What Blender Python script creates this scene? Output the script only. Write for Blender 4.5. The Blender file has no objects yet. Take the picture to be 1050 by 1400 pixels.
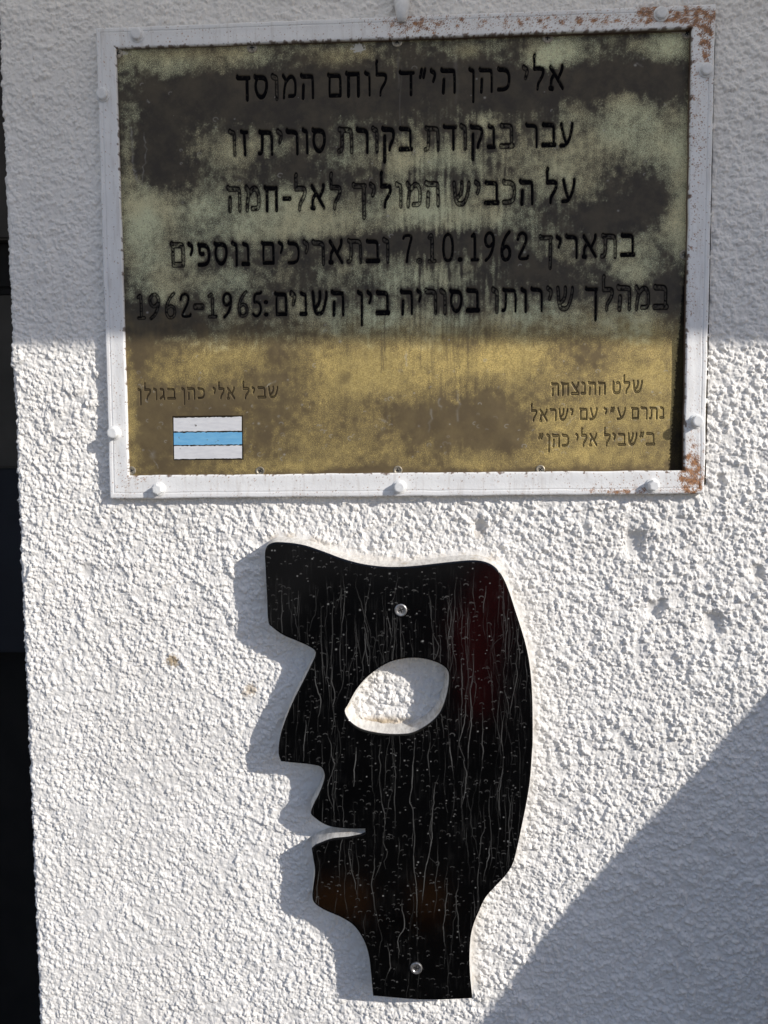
import bpy, bmesh, math, random
import numpy as np
from mathutils import Vector, Matrix
from mathutils.geometry import tessellate_polygon

random.seed(7)
rng = np.random.default_rng(11)
C = bpy.context.scene.collection
SC = bpy.context.scene

# ------------------------------------------------------------------ camera
FPX = 1075.0                                   # focal length in pixels of a 1050 x 1400 picture
YAW, PITCH, ROLL = -0.05489, -0.07107, -0.00805
CAM = np.array([0.02645, -0.81885, -0.19827])
def cam_axes():
    cy, sy = math.cos(YAW), math.sin(YAW); cp, sp = math.cos(PITCH), math.sin(PITCH)
    f = np.array([sy*cp, cy*cp, sp]); r = np.array([cy, -sy, 0.0]); u = np.cross(r, f)
    cr, sr = math.cos(ROLL), math.sin(ROLL)
    return cr*r + sr*u, -sr*r + cr*u, f
RX, UX, FX = cam_axes()
cd = bpy.data.cameras.new('camera'); cam = bpy.data.objects.new('camera', cd); C.objects.link(cam)
cd.sensor_fit = 'VERTICAL'; cd.sensor_height = 36.0; cd.lens = 36.0*FPX/1400.0
cd.clip_start = 0.02; cd.clip_end = 3000
M = Matrix(((RX[0], UX[0], -FX[0], CAM[0]), (RX[1], UX[1], -FX[1], CAM[1]), (RX[2], UX[2], -FX[2], CAM[2]), (0, 0, 0, 1)))
cam.matrix_world = M
SC.camera = cam

# ------------------------------------------------------------------ light
SUN = np.array([1.75, -1.0, 0.93])             # direction towards the sun
el = math.asin(SUN[2]/np.linalg.norm(SUN)); az = math.atan2(SUN[0], SUN[1])
w = bpy.data.worlds.new('World'); SC.world = w; w.use_nodes = True
nt = w.node_tree; nt.nodes.clear()
sky = nt.nodes.new('ShaderNodeTexSky'); sky.sky_type = 'NISHITA'; sky.sun_disc = False
sky.sun_elevation = el; sky.sun_rotation = az
bg = nt.nodes.new('ShaderNodeBackground'); bg.inputs['Strength'].default_value = 0.11
sky.ozone_density = 2.6; sky.dust_density = 0.4; sky.air_density = 1.0
wo = nt.nodes.new('ShaderNodeOutputWorld')
tint = nt.nodes.new('ShaderNodeMix'); tint.data_type = 'RGBA'; tint.blend_type = 'MULTIPLY'
tint.inputs['Factor'].default_value = 1.0; tint.inputs['B'].default_value = (1.05, 0.97, 1.04, 1)
nt.links.new(sky.outputs[0], tint.inputs['A']); nt.links.new(tint.outputs['Result'], bg.inputs[0]); nt.links.new(bg.outputs[0], wo.inputs[0])
sd = bpy.data.lights.new('sun', 'SUN'); sd.energy = 4.25; sd.angle = math.radians(0.53); sd.color = (1.0, 0.955, 0.89)
so = bpy.data.objects.new('sun', sd); C.objects.link(so)
so.rotation_mode = 'QUATERNION'; so.rotation_quaternion = Vector(SUN).to_track_quat('Z', 'Y')
SC.view_settings.view_transform = 'Standard'; SC.view_settings.look = 'None'
SC.view_settings.exposure = 0.0; SC.view_settings.gamma = 1.0
SC.view_settings.use_curve_mapping = False

# ------------------------------------------------------------------ helpers
def at(px, py, depth=0.0):
    """the point of the plane y = -depth that stands at photo pixel (px, py)"""
    D = FX + ((px-525)/FPX)*RX - ((py-700)/FPX)*UX
    t = (-depth - CAM[1])/D[1]
    return CAM + D*t
def atn(P, depth=0.0):
    return np.array([at(x, y, depth) for x, y in P])
def empty(name, label=None, cat=None, loc=(0, 0, 0), group=None):
    o = bpy.data.objects.new(name, None); C.objects.link(o); o.location = loc; o.empty_display_size = .05
    if label: o['label'] = label; o['category'] = cat
    if group: o['group'] = group
    return o
def link(name, me, mat, parent=None, smooth=False):
    o = bpy.data.objects.new(name, me); C.objects.link(o)
    for m in (mat if isinstance(mat, (list, tuple)) else [mat]): me.materials.append(m)
    if smooth: me.polygons.foreach_set('use_smooth', [True]*len(me.polygons))
    if parent:
        o.parent = parent; o.location = -Vector(parent.location)
    return o
def np_mesh(name, V, quads=None, tris=None):
    me = bpy.data.meshes.new(name)
    nq = 0 if quads is None else len(quads); nt_ = 0 if tris is None else len(tris)
    me.vertices.add(len(V)); me.vertices.foreach_set('co', np.ascontiguousarray(V, dtype=np.float32).ravel())
    loops = np.concatenate([a for a in ((quads.ravel() if nq else None), (tris.ravel() if nt_ else None)) if a is not None])
    me.loops.add(len(loops)); me.loops.foreach_set('vertex_index', loops.astype(np.int32))
    me.polygons.add(nq+nt_)
    st = np.concatenate([np.arange(nq)*4, nq*4+np.arange(nt_)*3]).astype(np.int32)
    me.polygons.foreach_set('loop_start', st)
    me.update(calc_edges=True); me.validate()
    return me
def attr(me, name, a):
    at_ = me.attributes.new(name, 'FLOAT', 'POINT'); at_.data.foreach_set('value', np.ascontiguousarray(a, dtype=np.float32).ravel())
def grid_quads(n, m):
    i = np.arange(n*m).reshape(n, m)
    return np.stack([i[:-1, :-1], i[:-1, 1:], i[1:, 1:], i[1:, :-1]], -1).reshape(-1, 4)
def bm_obj(name, bm, mat, parent=None, smooth=False):
    me = bpy.data.meshes.new(name); bmesh.ops.recalc_face_normals(bm, faces=bm.faces); bm.to_mesh(me); bm.free()
    return link(name, me, mat, parent, smooth)
def box(bm, a, b, mi=0):
    x0, y0, z0 = a; x1, y1, z1 = b
    v = [bm.verts.new(p) for p in ((x0,y0,z0),(x1,y0,z0),(x1,y1,z0),(x0,y1,z0),(x0,y0,z1),(x1,y0,z1),(x1,y1,z1),(x0,y1,z1))]
    for f in ((0,3,2,1),(4,5,6,7),(0,1,5,4),(1,2,6,5),(2,3,7,6),(3,0,4,7)):
        bm.faces.new([v[k] for k in f]).material_index = mi
def sstep(a, b, x):
    t = np.clip((x-a)/(b-a), 0, 1); return t*t*(3-2*t)

_tiles = {}
def noise_tile(seed, N, lo, hi):
    """periodic band-passed noise of unit deviation; lo..hi are wavelengths in cells"""
    key = (seed, N, lo, hi)
    if key not in _tiles:
        r = np.random.default_rng(seed); g = np.fft.rfft2(r.standard_normal((N, N)))
        k = np.hypot(np.fft.fftfreq(N)[:, None], np.fft.rfftfreq(N)[None])
        kh, kl = 1.0/lo, 1.0/hi
        g *= np.exp(-(k/kh)**4)*(1-np.exp(-(k/kl)**4))
        t = np.fft.irfft2(g, s=(N, N)); _tiles[key] = ((t-t.mean())/t.std()).astype(np.float32)
    return _tiles[key]
def nubs_tile(seed, N, r0, r1, cover):
    """periodic relief of irregular overlapping nubs (radii in cells), heights in radii of the largest"""
    key = ('n', seed)
    r_ = np.random.default_rng(seed); T = np.zeros((N, N), np.float32)
    n_ = int(cover*N*N/(math.pi*((r0+r1)/2)**2))
    cx, cy = r_.uniform(0, N, n_), r_.uniform(0, N, n_); rad = r0+(r1-r0)*r_.random(n_)**1.8
    asp = r_.uniform(.65, 1.0, n_); ang = r_.uniform(0, math.pi, n_); hh = r_.uniform(.45, 1.0, n_)
    k = int(r1)+2; g = np.arange(-k, k+1)
    for q in range(n_):
        ix, iy = int(cx[q]), int(cy[q]); dx = g[None, :]+ix-cx[q]; dy = g[:, None]+iy-cy[q]
        c_, s_ = math.cos(ang[q]), math.sin(ang[q]); a = (dx*c_+dy*s_)/rad[q]; b = (-dx*s_+dy*c_)/(rad[q]*asp[q])
        h = np.maximum(0, 1-(a*a+b*b))**.62*(hh[q]*rad[q]/r1)
        rows = (g+iy) % N; cols = (g+ix) % N; ii = np.ix_(rows, cols)
        T[ii] = np.maximum(T[ii], h)
    return T
def sample(tile, U, V, cell):
    """bilinear, wrapping"""
    N = tile.shape[0]; u = np.asarray(U)/cell; v = np.asarray(V)/cell
    i = np.floor(u).astype(int); j = np.floor(v).astype(int); fu = u-i; fv = v-j
    i %= N; j %= N; i2 = (i+1) % N; j2 = (j+1) % N
    return (tile[j, i]*(1-fu)+tile[j, i2]*fu)*(1-fv)+(tile[j2, i]*(1-fu)+tile[j2, i2]*fu)*fv
def blob(X, Z, px, py, rx, ry, depth=0.0, p=2):
    c = at(px, py, depth); s = 0.00074
    return np.exp(-((np.abs((X-c[0])/(rx*s))**p) + (np.abs((Z-c[2])/(ry*s))**p)))

def seg_dist(P, A, B):
    d = B-A; L = max(float(d@d), 1e-18)
    t = np.clip(((P-A)@d)/L, 0, 1)
    q = P-A-t[..., None]*d
    return np.sqrt((q*q).sum(-1))

def curve_pts(pts, corners=(), closed=True, n=8):
    """Catmull-Rom through the points; straight tangents at the corners"""
    P = [np.array(p, float) for p in pts]; N = len(P); out = []
    for i in range(N if closed else N-1):
        p1, p2 = P[i], P[(i+1) % N]
        p0 = p1*2-p2 if i in corners else P[i-1]
        p3 = p2*2-p1 if (i+1) % N in corners else P[(i+2) % N]
        for k in range(n):
            t = k/n
            out.append(0.5*((2*p1)+(-p0+p2)*t+(2*p0-5*p1+4*p2-p3)*t*t+(-p0+3*p1-3*p2+p3)*t**3))
    return np.array(out)

# ------------------------------------------------------------------ materials
def new_mat(name):
    m = bpy.data.materials.new(name); m.use_nodes = True
    n = m.node_tree; return m, n, n.nodes['Principled BSDF']
def N(n, t, **kw):
    x = n.nodes.new(t)
    for k, v in kw.items(): setattr(x, k, v)
    return x
def mixc(n, fac, a, b):
    x = N(n, 'ShaderNodeMix', data_type='RGBA')
    for sock, v in ((x.inputs['Factor'], fac), (x.inputs['A'], a), (x.inputs['B'], b)):
        if hasattr(v, 'links'): n.links.new(v, sock)
        elif isinstance(v, (int, float)): sock.default_value = v
        else: sock.default_value = (*v, 1)
    return x.outputs['Result']
def mth(n, op, a, b=None, clamp=False):
    x = N(n, 'ShaderNodeMath', operation=op); x.use_clamp = clamp
    for i, v in enumerate((a, b)):
        if v is None: continue
        if hasattr(v, 'links'): n.links.new(v, x.inputs[i])
        else: x.inputs[i].default_value = v
    return x.outputs[0]
def noise(n, scale, detail=4, rough=.55, vec=None):
    x = N(n, 'ShaderNodeTexNoise'); x.inputs['Scale'].default_value = scale
    x.inputs['Detail'].default_value = detail; x.inputs['Roughness'].default_value = rough
    if vec is None:
        g = N(n, 'ShaderNodeNewGeometry'); vec = g.outputs['Position']
    n.links.new(vec, x.inputs['Vector']); return x.outputs['Fac']
def ramp(n, v, a, b):
    x = N(n, 'ShaderNodeMapRange', interpolation_type='SMOOTHSTEP'); n.links.new(v, x.inputs['Value'])
    x.inputs['From Min'].default_value = a; x.inputs['From Max'].default_value = b
    return x.outputs['Result']
def at_node(n, name):
    return N(n, 'ShaderNodeAttribute', attribute_name=name).outputs['Fac']
def bump(n, p, h, strength, dist):
    b = N(n, 'ShaderNodeBump'); b.inputs['Strength'].default_value = strength; b.inputs['Distance'].default_value = dist
    n.links.new(h, b.inputs['Height']); n.links.new(b.outputs['Normal'], p.inputs['Normal'])

def simple(name, col, rough=.6, metal=0, var=.12, scale=60, spec=.5):
    m, n, p = new_mat(name)
    f = noise(n, scale, 5)
    a = tuple(c*(1-var) for c in col); b = tuple(min(1, c*(1+var)) for c in col)
    n.links.new(mixc(n, ramp(n, f, .3, .7), a, b), p.inputs['Base Color'])
    p.inputs['Roughness'].default_value = rough; p.inputs['Metallic'].default_value = metal
    p.inputs['Specular IOR Level'].default_value = spec
    return m

# white roughcast paint
m_wall, n, p = new_mat('white_roughcast')
c = mixc(n, ramp(n, noise(n, 9, 5), .3, .7), (.79, .765, .725), (.85, .825, .785))
c = mixc(n, mth(n, 'MULTIPLY', ramp(n, noise(n, 320, 2), .68, .8), .25), c, (.45, .42, .38))
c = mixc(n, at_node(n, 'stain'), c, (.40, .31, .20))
c = mixc(n, at_node(n, 'grime'), c, (.30, .29, .28))
n.links.new(c, p.inputs['Base Color']); p.inputs['Roughness'].default_value = .62
p.inputs['Specular IOR Level'].default_value = .3
bump(n, p, noise(n, 700, 4, .6), .5, .0006)

m_arm = simple('arm_plaster', (.84, .81, .76), .8, scale=12)
m_shade_slab = simple('rough_concrete', (.22, .21, .20), .9, scale=20)
m_ground, n, p = new_mat('dry_ground')
g = mixc(n, ramp(n, noise(n, 3, 8, .65), .35, .65), (.19, .172, .148), (.26, .238, .205))
n.links.new(g, p.inputs['Base Color']); p.inputs['Roughness'].default_value = .95
m_door_grey = simple('old_grey_paint', (.085, .078, .066), .7, scale=8, var=.2)
m_door_black = simple('black_wood', (.012, .011, .010), .8, scale=15, var=.3)
m_door_navy = simple('dark_navy_paint', (.020, .023, .032), .6, scale=6, var=.2)

# frame: white paint with rust
m_frame, n, p = new_mat('rusty_white_paint')
c = mixc(n, ramp(n, noise(n, 40, 5), .3, .7), (.80, .795, .785), (.86, .855, .84))
mp = N(n, 'ShaderNodeMapping'); gg = N(n, 'ShaderNodeNewGeometry'); n.links.new(gg.outputs['Position'], mp.inputs['Vector'])
mp.inputs['Scale'].default_value = (1, 1, .12)
c = mixc(n, mth(n, 'MULTIPLY', ramp(n, noise(n, 260, 3, .6, mp.outputs['Vector']), .48, .74), .5), c, (.60, .56, .52))
rust = mixc(n, ramp(n, noise(n, 420, 4, .6), .35, .65), (.17, .068, .022), (.42, .185, .06))
c = mixc(n, at_node(n, 'rust'), c, rust)
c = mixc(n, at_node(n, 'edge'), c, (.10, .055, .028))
n.links.new(c, p.inputs['Base Color']); p.inputs['Roughness'].default_value = .5
bump(n, p, noise(n, 380, 4, .6), .35, .0007)
m_bolt = simple('painted_bolt', (.78, .78, .77), .45, scale=200, var=.08)
m_screw = simple('tarnished_screw', (.34, .30, .23), .45, metal=.6, scale=300, var=.4)
m_slot = simple('screw_slot', (.01, .01, .009), .8, scale=300)

# brass plate
m_brass, n, p = new_mat('weathered_brass')
gold = at_node(n, 'gold'); pal = at_node(n, 'pale'); ink = at_node(n, 'ink'); mark = at_node(n, 'mark')
fine = noise(n, 900, 3, .7)
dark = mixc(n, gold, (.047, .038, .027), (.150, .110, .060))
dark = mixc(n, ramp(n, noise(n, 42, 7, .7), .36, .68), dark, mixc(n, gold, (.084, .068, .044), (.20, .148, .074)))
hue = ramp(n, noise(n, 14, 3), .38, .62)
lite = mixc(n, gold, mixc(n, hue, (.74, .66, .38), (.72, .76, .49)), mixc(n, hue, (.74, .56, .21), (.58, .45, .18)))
lite = mixc(n, ramp(n, fine, .35, .65), lite, mixc(n, gold, (.56, .53, .33), (.40, .30, .11)))
c = mixc(n, pal, dark, lite)
c = mixc(n, mark, c, (.55, .53, .47))
c = mixc(n, ink, c, (.005, .005, .006))
n.links.new(c, p.inputs['Base Color'])
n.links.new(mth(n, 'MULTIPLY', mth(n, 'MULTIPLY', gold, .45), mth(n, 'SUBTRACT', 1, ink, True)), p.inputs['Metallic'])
n.links.new(mth(n, 'ADD', .45, mth(n, 'MULTIPLY', pal, .18)), p.inputs['Roughness'])
n.links.new(mth(n, 'MULTIPLY', mth(n, 'SUBTRACT', 1, ink, True), .25), p.inputs['Specular IOR Level'])
bump(n, p, fine, .08, .0003)

def stripe_mat(name, a, b):
    m, n, p = new_mat(name)
    mp = N(n, 'ShaderNodeMapping'); gg = N(n, 'ShaderNodeNewGeometry'); n.links.new(gg.outputs['Position'], mp.inputs['Vector'])
    mp.inputs['Scale'].default_value = (.25, 1, 1)
    f = noise(n, 350, 5, .6, mp.outputs['Vector'])
    c = mixc(n, ramp(n, f, .35, .7), a, b)
    c = mixc(n, ramp(n, noise(n, 240, 3), .70, .76), c, (.10, .09, .08))
    n.links.new(c, p.inputs['Base Color']); p.inputs['Roughness'].default_value = .5
    bump(n, p, f, .4, .0005); return m
m_swhite = stripe_mat('white_trail_paint', (.70, .70, .71), (.62, .62, .64))
m_sblue = stripe_mat('blue_trail_paint', (.14, .40, .66), (.19, .46, .70))

# black acrylic with dried water marks
m_acr, n, p = new_mat('black_acrylic')
d = at_node(n, 'dirt')
c = mixc(n, mth(n, 'MULTIPLY', ramp(n, noise(n, 25, 4), .45, .8), .002), (.0006, .0006, .0007), (.5, .5, .5))
c = mixc(n, d, c, (.46, .455, .43))
n.links.new(c, p.inputs['Base Color'])
n.links.new(mth(n, 'ADD', .10, mth(n, 'MULTIPLY', d, .7), True), p.inputs['Roughness'])
p.inputs['Specular IOR Level'].default_value = .42
m_back, n, p = new_mat('white_foam_edge')
mp = N(n, 'ShaderNodeMapping'); gg = N(n, 'ShaderNodeNewGeometry'); n.links.new(gg.outputs['Position'], mp.inputs['Vector'])
mp.inputs['Scale'].default_value = (1, .3, 1)
f = noise(n, 260, 5, .65, mp.outputs['Vector'])
c = mixc(n, ramp(n, f, .35, .7), (.72, .70, .66), (.50, .48, .45))
c = mixc(n, ramp(n, noise(n, 45, 4), .58, .75), c, (.45, .37, .26))
n.links.new(c, p.inputs['Base Color']); p.inputs['Roughness'].default_value = .75
bump(n, p, f, .5, .001)

# ------------------------------------------------------------------ the head's outline (photo pixels, front face)
OUT = [(362.6,752),(371,742.5),(387.6,741.5),(414,745),(440,753.4),(468.6,764),(497,771.4),(527.8,775),(558.4,774.5),(589,771.4),(619.7,768),
 (646,766),(663.5,768.3),(676.7,775.3),(687.6,789),(696.4,809.5),(705,835.8),(714,864),(720.5,888),(725,914.6),(727.5,945),(728.4,980),(728.4,1015),
 (727.5,1029),(725,1064),(720.5,1094.5),(714,1127),(707,1160),(700.8,1182),(691,1197.4),(676.7,1212.7),(663.5,1228),(654,1248),(647.3,1265),
 (643.4,1283),(642,1309),(643,1335),(646,1365),(580,1367),(510,1361.6),(506.7,1326.6),(503.7,1304.7),(497,1285),(484,1266),(466.4,1254.3),
 (444.5,1244.7),(430.5,1235.5),(427,1226),(428,1212.7),(430.5,1191),(428,1173),(426,1160),(431.4,1155.5),(453.3,1147.5),(475.2,1145),(492.7,1141.4),
 (499.3,1138.5),(499.3,1133),(475,1133),(453.3,1130.4),(440,1125),(429,1117),(424.8,1111),(429,1098.8),(435.8,1085.7),(442.4,1068),(443.2,1057),
 (438,1048.5),(422.6,1045),(400.7,1042.8),(384,1041),(380.6,1028.8),(383,1006.6),(389.8,984.7),(400.7,958.4),(413.9,932),(424.8,910),(431.4,892.7),
 (422.6,884),(405,876),(387.6,868.6),(372.3,857.7),(366.6,849),(364.8,814),(363,779)]
CORN = {37, 39, 56, 57, 70, 51, 52}
EYE = [(471.4,973),(476,963),(487.6,942.4),(502.9,925),(522,911),(539,903.3),(562,899.5),(583,901.4),(602,908),(612.4,917.6),(613.4,933),
 (609.5,953.8),(602,973),(588.6,988),(565.7,1001.4),(542.9,1004.3),(516,1002.4),(493.3,996.7),(478,986)]
HM = 0.0225                                      # how far the head's face stands off the wall
out2 = atn(curve_pts(OUT, CORN, n=6), HM)[:, [0, 2]]
eye2 = atn(curve_pts(EYE, n=8), HM)[:, [0, 2]]
def offset(P, d):                                # closed polygon, moved along its averaged normals
    a = np.roll(P, 1, 0); b = np.roll(P, -1, 0)
    area = 0.5*np.sum(P[:, 0]*b[:, 1]-b[:, 0]*P[:, 1]); t = b-a
    nn = np.stack([t[:, 1], -t[:, 0]], 1)/np.maximum(np.linalg.norm(t, axis=1), 1e-9)[:, None]
    return P+nn*d*(1 if area > 0 else -1)
def inside(P2, X, Z):
    r = np.zeros(X.shape, bool); Q = np.roll(P2, -1, 0)
    for (ax, az_), (bx, bz) in zip(P2, Q):
        if az_ == bz: continue
        c = ((az_ > Z) != (bz > Z)) & (X < (bx-ax)*(Z-az_)/(bz-az_)+ax)
        r ^= c
    return r
def poly_dist(P2, X, Z):
    P = np.stack([X, Z], -1); d = np.full(X.shape, 9.0); Q = np.roll(P2, -1, 0)
    for a, b in zip(P2[::2], np.roll(P2[::2], -1, 0)): d = np.minimum(d, seg_dist(P, a, b))
    return d

# ------------------------------------------------------------------ building wall, and the unseen shade casters added to it
GZ = -1.42
bld = empty('plastered_building', 'white roughcast wall corner carrying the brass plaque and the black profile', 'wall', (-.41, 0, GZ))
XL = -0.4125; RC = .006
def spaced(a, b, lo, hi, step):
    mid = np.arange(lo, hi, step)
    def out(p, q):
        r = []; s = step; x = p
        while abs(q-x) > s: x += s*np.sign(q-p); r.append(x); s = min(s*1.25, .02)
        return r + [q]
    return np.array(sorted(out(lo, a))+list(mid)+out(mid[-1], b)) if True else mid
us = np.concatenate([np.array(sorted(-np.geomspace(.0012, .45, 70))), np.arange(0, .86, .0007), .86+np.geomspace(.0007, 1.3, 90)])
zs = spaced(GZ-.02, 1.0, -.90, .33, .0007)
arc = RC*math.pi/2
path = np.zeros((len(us), 2)); nor = np.zeros((len(us), 2))
for k, u in enumerate(us):                       # u = 0 .. arc runs round the corner
    if u >= arc: path[k] = (XL+RC+(u-arc), 0); nor[k] = (0, -1)
    elif u >= 0:
        a = u/RC; path[k] = (XL+RC-RC*math.cos(a), RC-RC*math.sin(a)); nor[k] = (-math.cos(a), -math.sin(a))
    else: path[k] = (XL, RC-u); nor[k] = (-1, 0)
U, Z = np.meshgrid(us, zs); X = np.broadcast_to(path[:, 0], U.shape)
cell = .0007
tA = noise_tile(1, 2048, 6, 15); tB = noise_tile(2, 2048, 3.6, 8); tC = noise_tile(3, 2048, 90, 420); tD = noise_tile(4, 2048, 25, 70)
tE = noise_tile(5, 2048, 2.4, 4.2)
nA = sample(tA, U, Z, cell); nB = sample(tB, U+.13, Z, cell); nE = sample(tE, U, Z, cell); slow = sample(tC, U, Z, cell); med = sample(tD, U, Z, cell)
coarse = np.clip(.5+.35*slow+1.3*(X-.02)+.25*np.clip((Z+.5)*2, -1, 1), 0, 1)
wx = .0011*sample(noise_tile(7, 1024, 4, 12), U, Z, cell); wz = .0011*sample(noise_tile(8, 1024, 4, 12), U, Z, cell)
hA = sample(nubs_tile(61, 1280, 3.0, 6.0, 1.9), U+wx*.5, Z+wz*.5, cell)*.0039
hB = sample(nubs_tile(62, 1280, 2.2, 4.6, 1.8), U+wx*.4, Z+wz*.4, cell)*.0027
H = hA*(.35+.65*coarse)+hB*(.95-.45*coarse)+nE*.00014+nB*.00012+slow*.0005+med*.00025
patch = sstep(.6, 1.5, sample(tD, U+.31, Z+.17, cell)+.6*slow)    # trowel-smooth patches
H *= 1-.45*patch
H *= 1-.32*sstep(.05, -.3, X)*sstep(-.25, -.6, Z)*(.7+.3*np.clip(slow, -1, 1))
# smoother plaster round the head, and inside its glued edge
band = (X > at(320, 900)[0]) & (X < at(780, 900)[0]) & (Z > at(500, 1399)[2]-.03) & (Z < at(500, 700)[2])
dm = np.full(X.shape, 1.0)
idx = np.where(band)
dm[idx] = poly_dist(out2, X[idx], Z[idx])
ins = np.zeros(X.shape, bool); ins[idx] = inside(out2, X[idx], Z[idx])
smear = np.where(ins, 0, 1-sstep(.003, .011, dm+.002*np.clip(med[...], -1, 1)))
H = H*(1-.8*smear)+smear*.0006
# chipped hollows and lumps
H *= 1-.25*sstep(-.12, -.04, Z)
pit = np.zeros(X.shape)
for px, py, r, dep in ((866, 742, 14, .0058), (893, 834, 9.5, .0042), (975, 852, 13, .0046), (655, 722, 9, .0044), (1036, 782, 9, .004),
                       (985, 655, 6, .003), (118, 782, 9, .0022), (905, 826, 6, .003)):
    b_ = blob(X, Z, px, py, r*(1+.12*nB), r*1.2, p=4); H = H*(1-.8*b_)-dep*b_; pit = np.maximum(pit, b_)
for px, py, r, dep in ((890, 722, 11, .0022), (915, 828, 8, .002), (990, 833, 10, .002)): H += dep*blob(X, Z, px, py, r, r)
stain = np.zeros(X.shape)
for px, py, r, s in ((236, 903, 10, .95), (240, 908, 6, .7), (343, 943, 10, .7), (335, 948, 7, .5), (1040, 790, 8, .2), (655, 730, 10, .35)):
    stain = np.maximum(stain, s*sstep(.25, .75, blob(X, Z, px, py, r, r*.9)+.16*nB))
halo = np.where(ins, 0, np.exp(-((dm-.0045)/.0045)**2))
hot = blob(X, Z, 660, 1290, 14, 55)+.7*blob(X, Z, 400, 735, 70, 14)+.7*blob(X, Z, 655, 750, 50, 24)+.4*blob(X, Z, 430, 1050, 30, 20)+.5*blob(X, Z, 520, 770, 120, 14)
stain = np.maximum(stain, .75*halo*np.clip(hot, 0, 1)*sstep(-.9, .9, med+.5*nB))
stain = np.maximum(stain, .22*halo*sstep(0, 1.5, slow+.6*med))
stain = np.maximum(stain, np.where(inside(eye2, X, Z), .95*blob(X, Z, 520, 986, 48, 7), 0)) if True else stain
grime = .16*pit+.5*sstep(2.1, 3.0, nB+.35*med)*sstep(-.2, 1., slow)*.6
fr_o = atn([(131, 38), (979, 5), (963, 675), (150, 682)])[:, [0, 2]]
edge_d = np.minimum(np.minimum(np.abs(X-(fr_o[0, 0]+.002)), np.abs(X-(fr_o[1, 0]+.001))), np.minimum(np.abs(Z-fr_o[0, 1]), 9))
grime = np.maximum(grime, .28*np.exp(-(edge_d/.0016)**2)*sstep(-.6, 1.2, nB+med)*(Z > fr_o[2, 1])*(Z < fr_o[0, 1]+.004))
fi = atn([(158, 66), (946, 38), (935, 643), (176, 650)])[:, [0, 2]]
under = (X > fi[0, 0]-.008) & (X < fi[1, 0]+.008) & (Z < fi[0, 1]+.012) & (Z > fi[3, 1]-.008)
H = np.where(under, -.006+.3*H, H)                # bare bed behind the plate
H = H-.0012
V = np.stack([path[None, :, 0]+nor[None, :, 0]*H, path[None, :, 1]+nor[None, :, 1]*H, Z], -1).reshape(-1, 3)
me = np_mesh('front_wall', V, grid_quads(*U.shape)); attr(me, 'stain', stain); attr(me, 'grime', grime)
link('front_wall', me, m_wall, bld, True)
del V, H, hA, hB, nA, nB, nE, slow, med, coarse, patch, dm, ins, smear, stain, halo, hot, grime, edge_d, band, X, U, Z

S1 = SUN/np.linalg.norm(SUN)
# unseen translucent sheet added to cast the upper shadow and brighten the upper wall
p0, p1 = at(25, 468), at(985, 466); sl = (p1[2]-p0[2])/(p1[0]-p0[0])
TE = 1.35
e0 = p0+S1*TE
m_sheet = bpy.data.materials.new('translucent_sheet'); m_sheet.use_nodes = True
n = m_sheet.node_tree; n.nodes.clear()
wv = mixc(n, noise(n, 40, 4), (.80, .77, .72), (.86, .83, .78))
d1 = N(n, 'ShaderNodeBsdfDiffuse'); d2 = N(n, 'ShaderNodeBsdfTranslucent'); mx = N(n, 'ShaderNodeMixShader'); ou = N(n, 'ShaderNodeOutputMaterial')
n.links.new(wv, d1.inputs['Color']); n.links.new(wv, d2.inputs['Color']); mx.inputs[0].default_value = .62
n.links.new(d1.outputs[0], mx.inputs[1]); n.links.new(d2.outputs[0], mx.inputs[2]); n.links.new(mx.outputs[0], ou.inputs['Surface'])
bm = bmesh.new(); cols = []
for x in np.linspace(-2.2, 3.4, 60):
    z = e0[2]+sl*(x-e0[0])
    cols.append([bm.verts.new((x, e0[1]*(1-t)-.004, z+.27*t+.012*math.sin(t*math.pi))) for t in np.linspace(0, 1, 9)])
for a, b in zip(cols, cols[1:]):
    for k in range(8): bm.faces.new([a[k], b[k], b[k+1], a[k+1]])
bm_obj('shade_sheet', bm, m_sheet, bld, True)
for x in (-1.9, 3.1):
    bm = bmesh.new(); z = e0[2]+sl*(x-e0[0]); box(bm, (x-.015, e0[1]+.02, z+.012), (x+.015, .02, z+.042)); bm_obj('shade_sheet_arm', bm, m_arm, bld)

# unseen slab added at the right, outlined to throw the lower right shadow
edge_px = [(1400, 640), (1230, 775), (1120, 870), (1050, 940), (985, 1015), (940, 1068), (900, 1108), (862, 1146), (820, 1192), (780, 1236), (740, 1280), (700, 1336), (655, 1398), (600, 1475)]
TP = .62
E = [at(x, y)+S1*TP for x, y in edge_px]
yo = E[0][1]
bm = bmesh.new()
low = [np.array([E[-1][0]-.02, yo, GZ-.02]), np.array([E[0][0], yo, GZ-.02])]
ring = E+low
fo = [bm.verts.new(p_) for p_ in ring]; bo = [bm.verts.new(p_+np.array([.03, .055, -.02])) for p_ in ring]
bm.faces.new(fo); bm.faces.new(bo)
for i in range(len(ring)): bm.faces.new([fo[i], fo[(i+1) % len(ring)], bo[(i+1) % len(ring)], bo[i]])
bm_obj('shade_slab', bm, m_shade_slab, bld)

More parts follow.
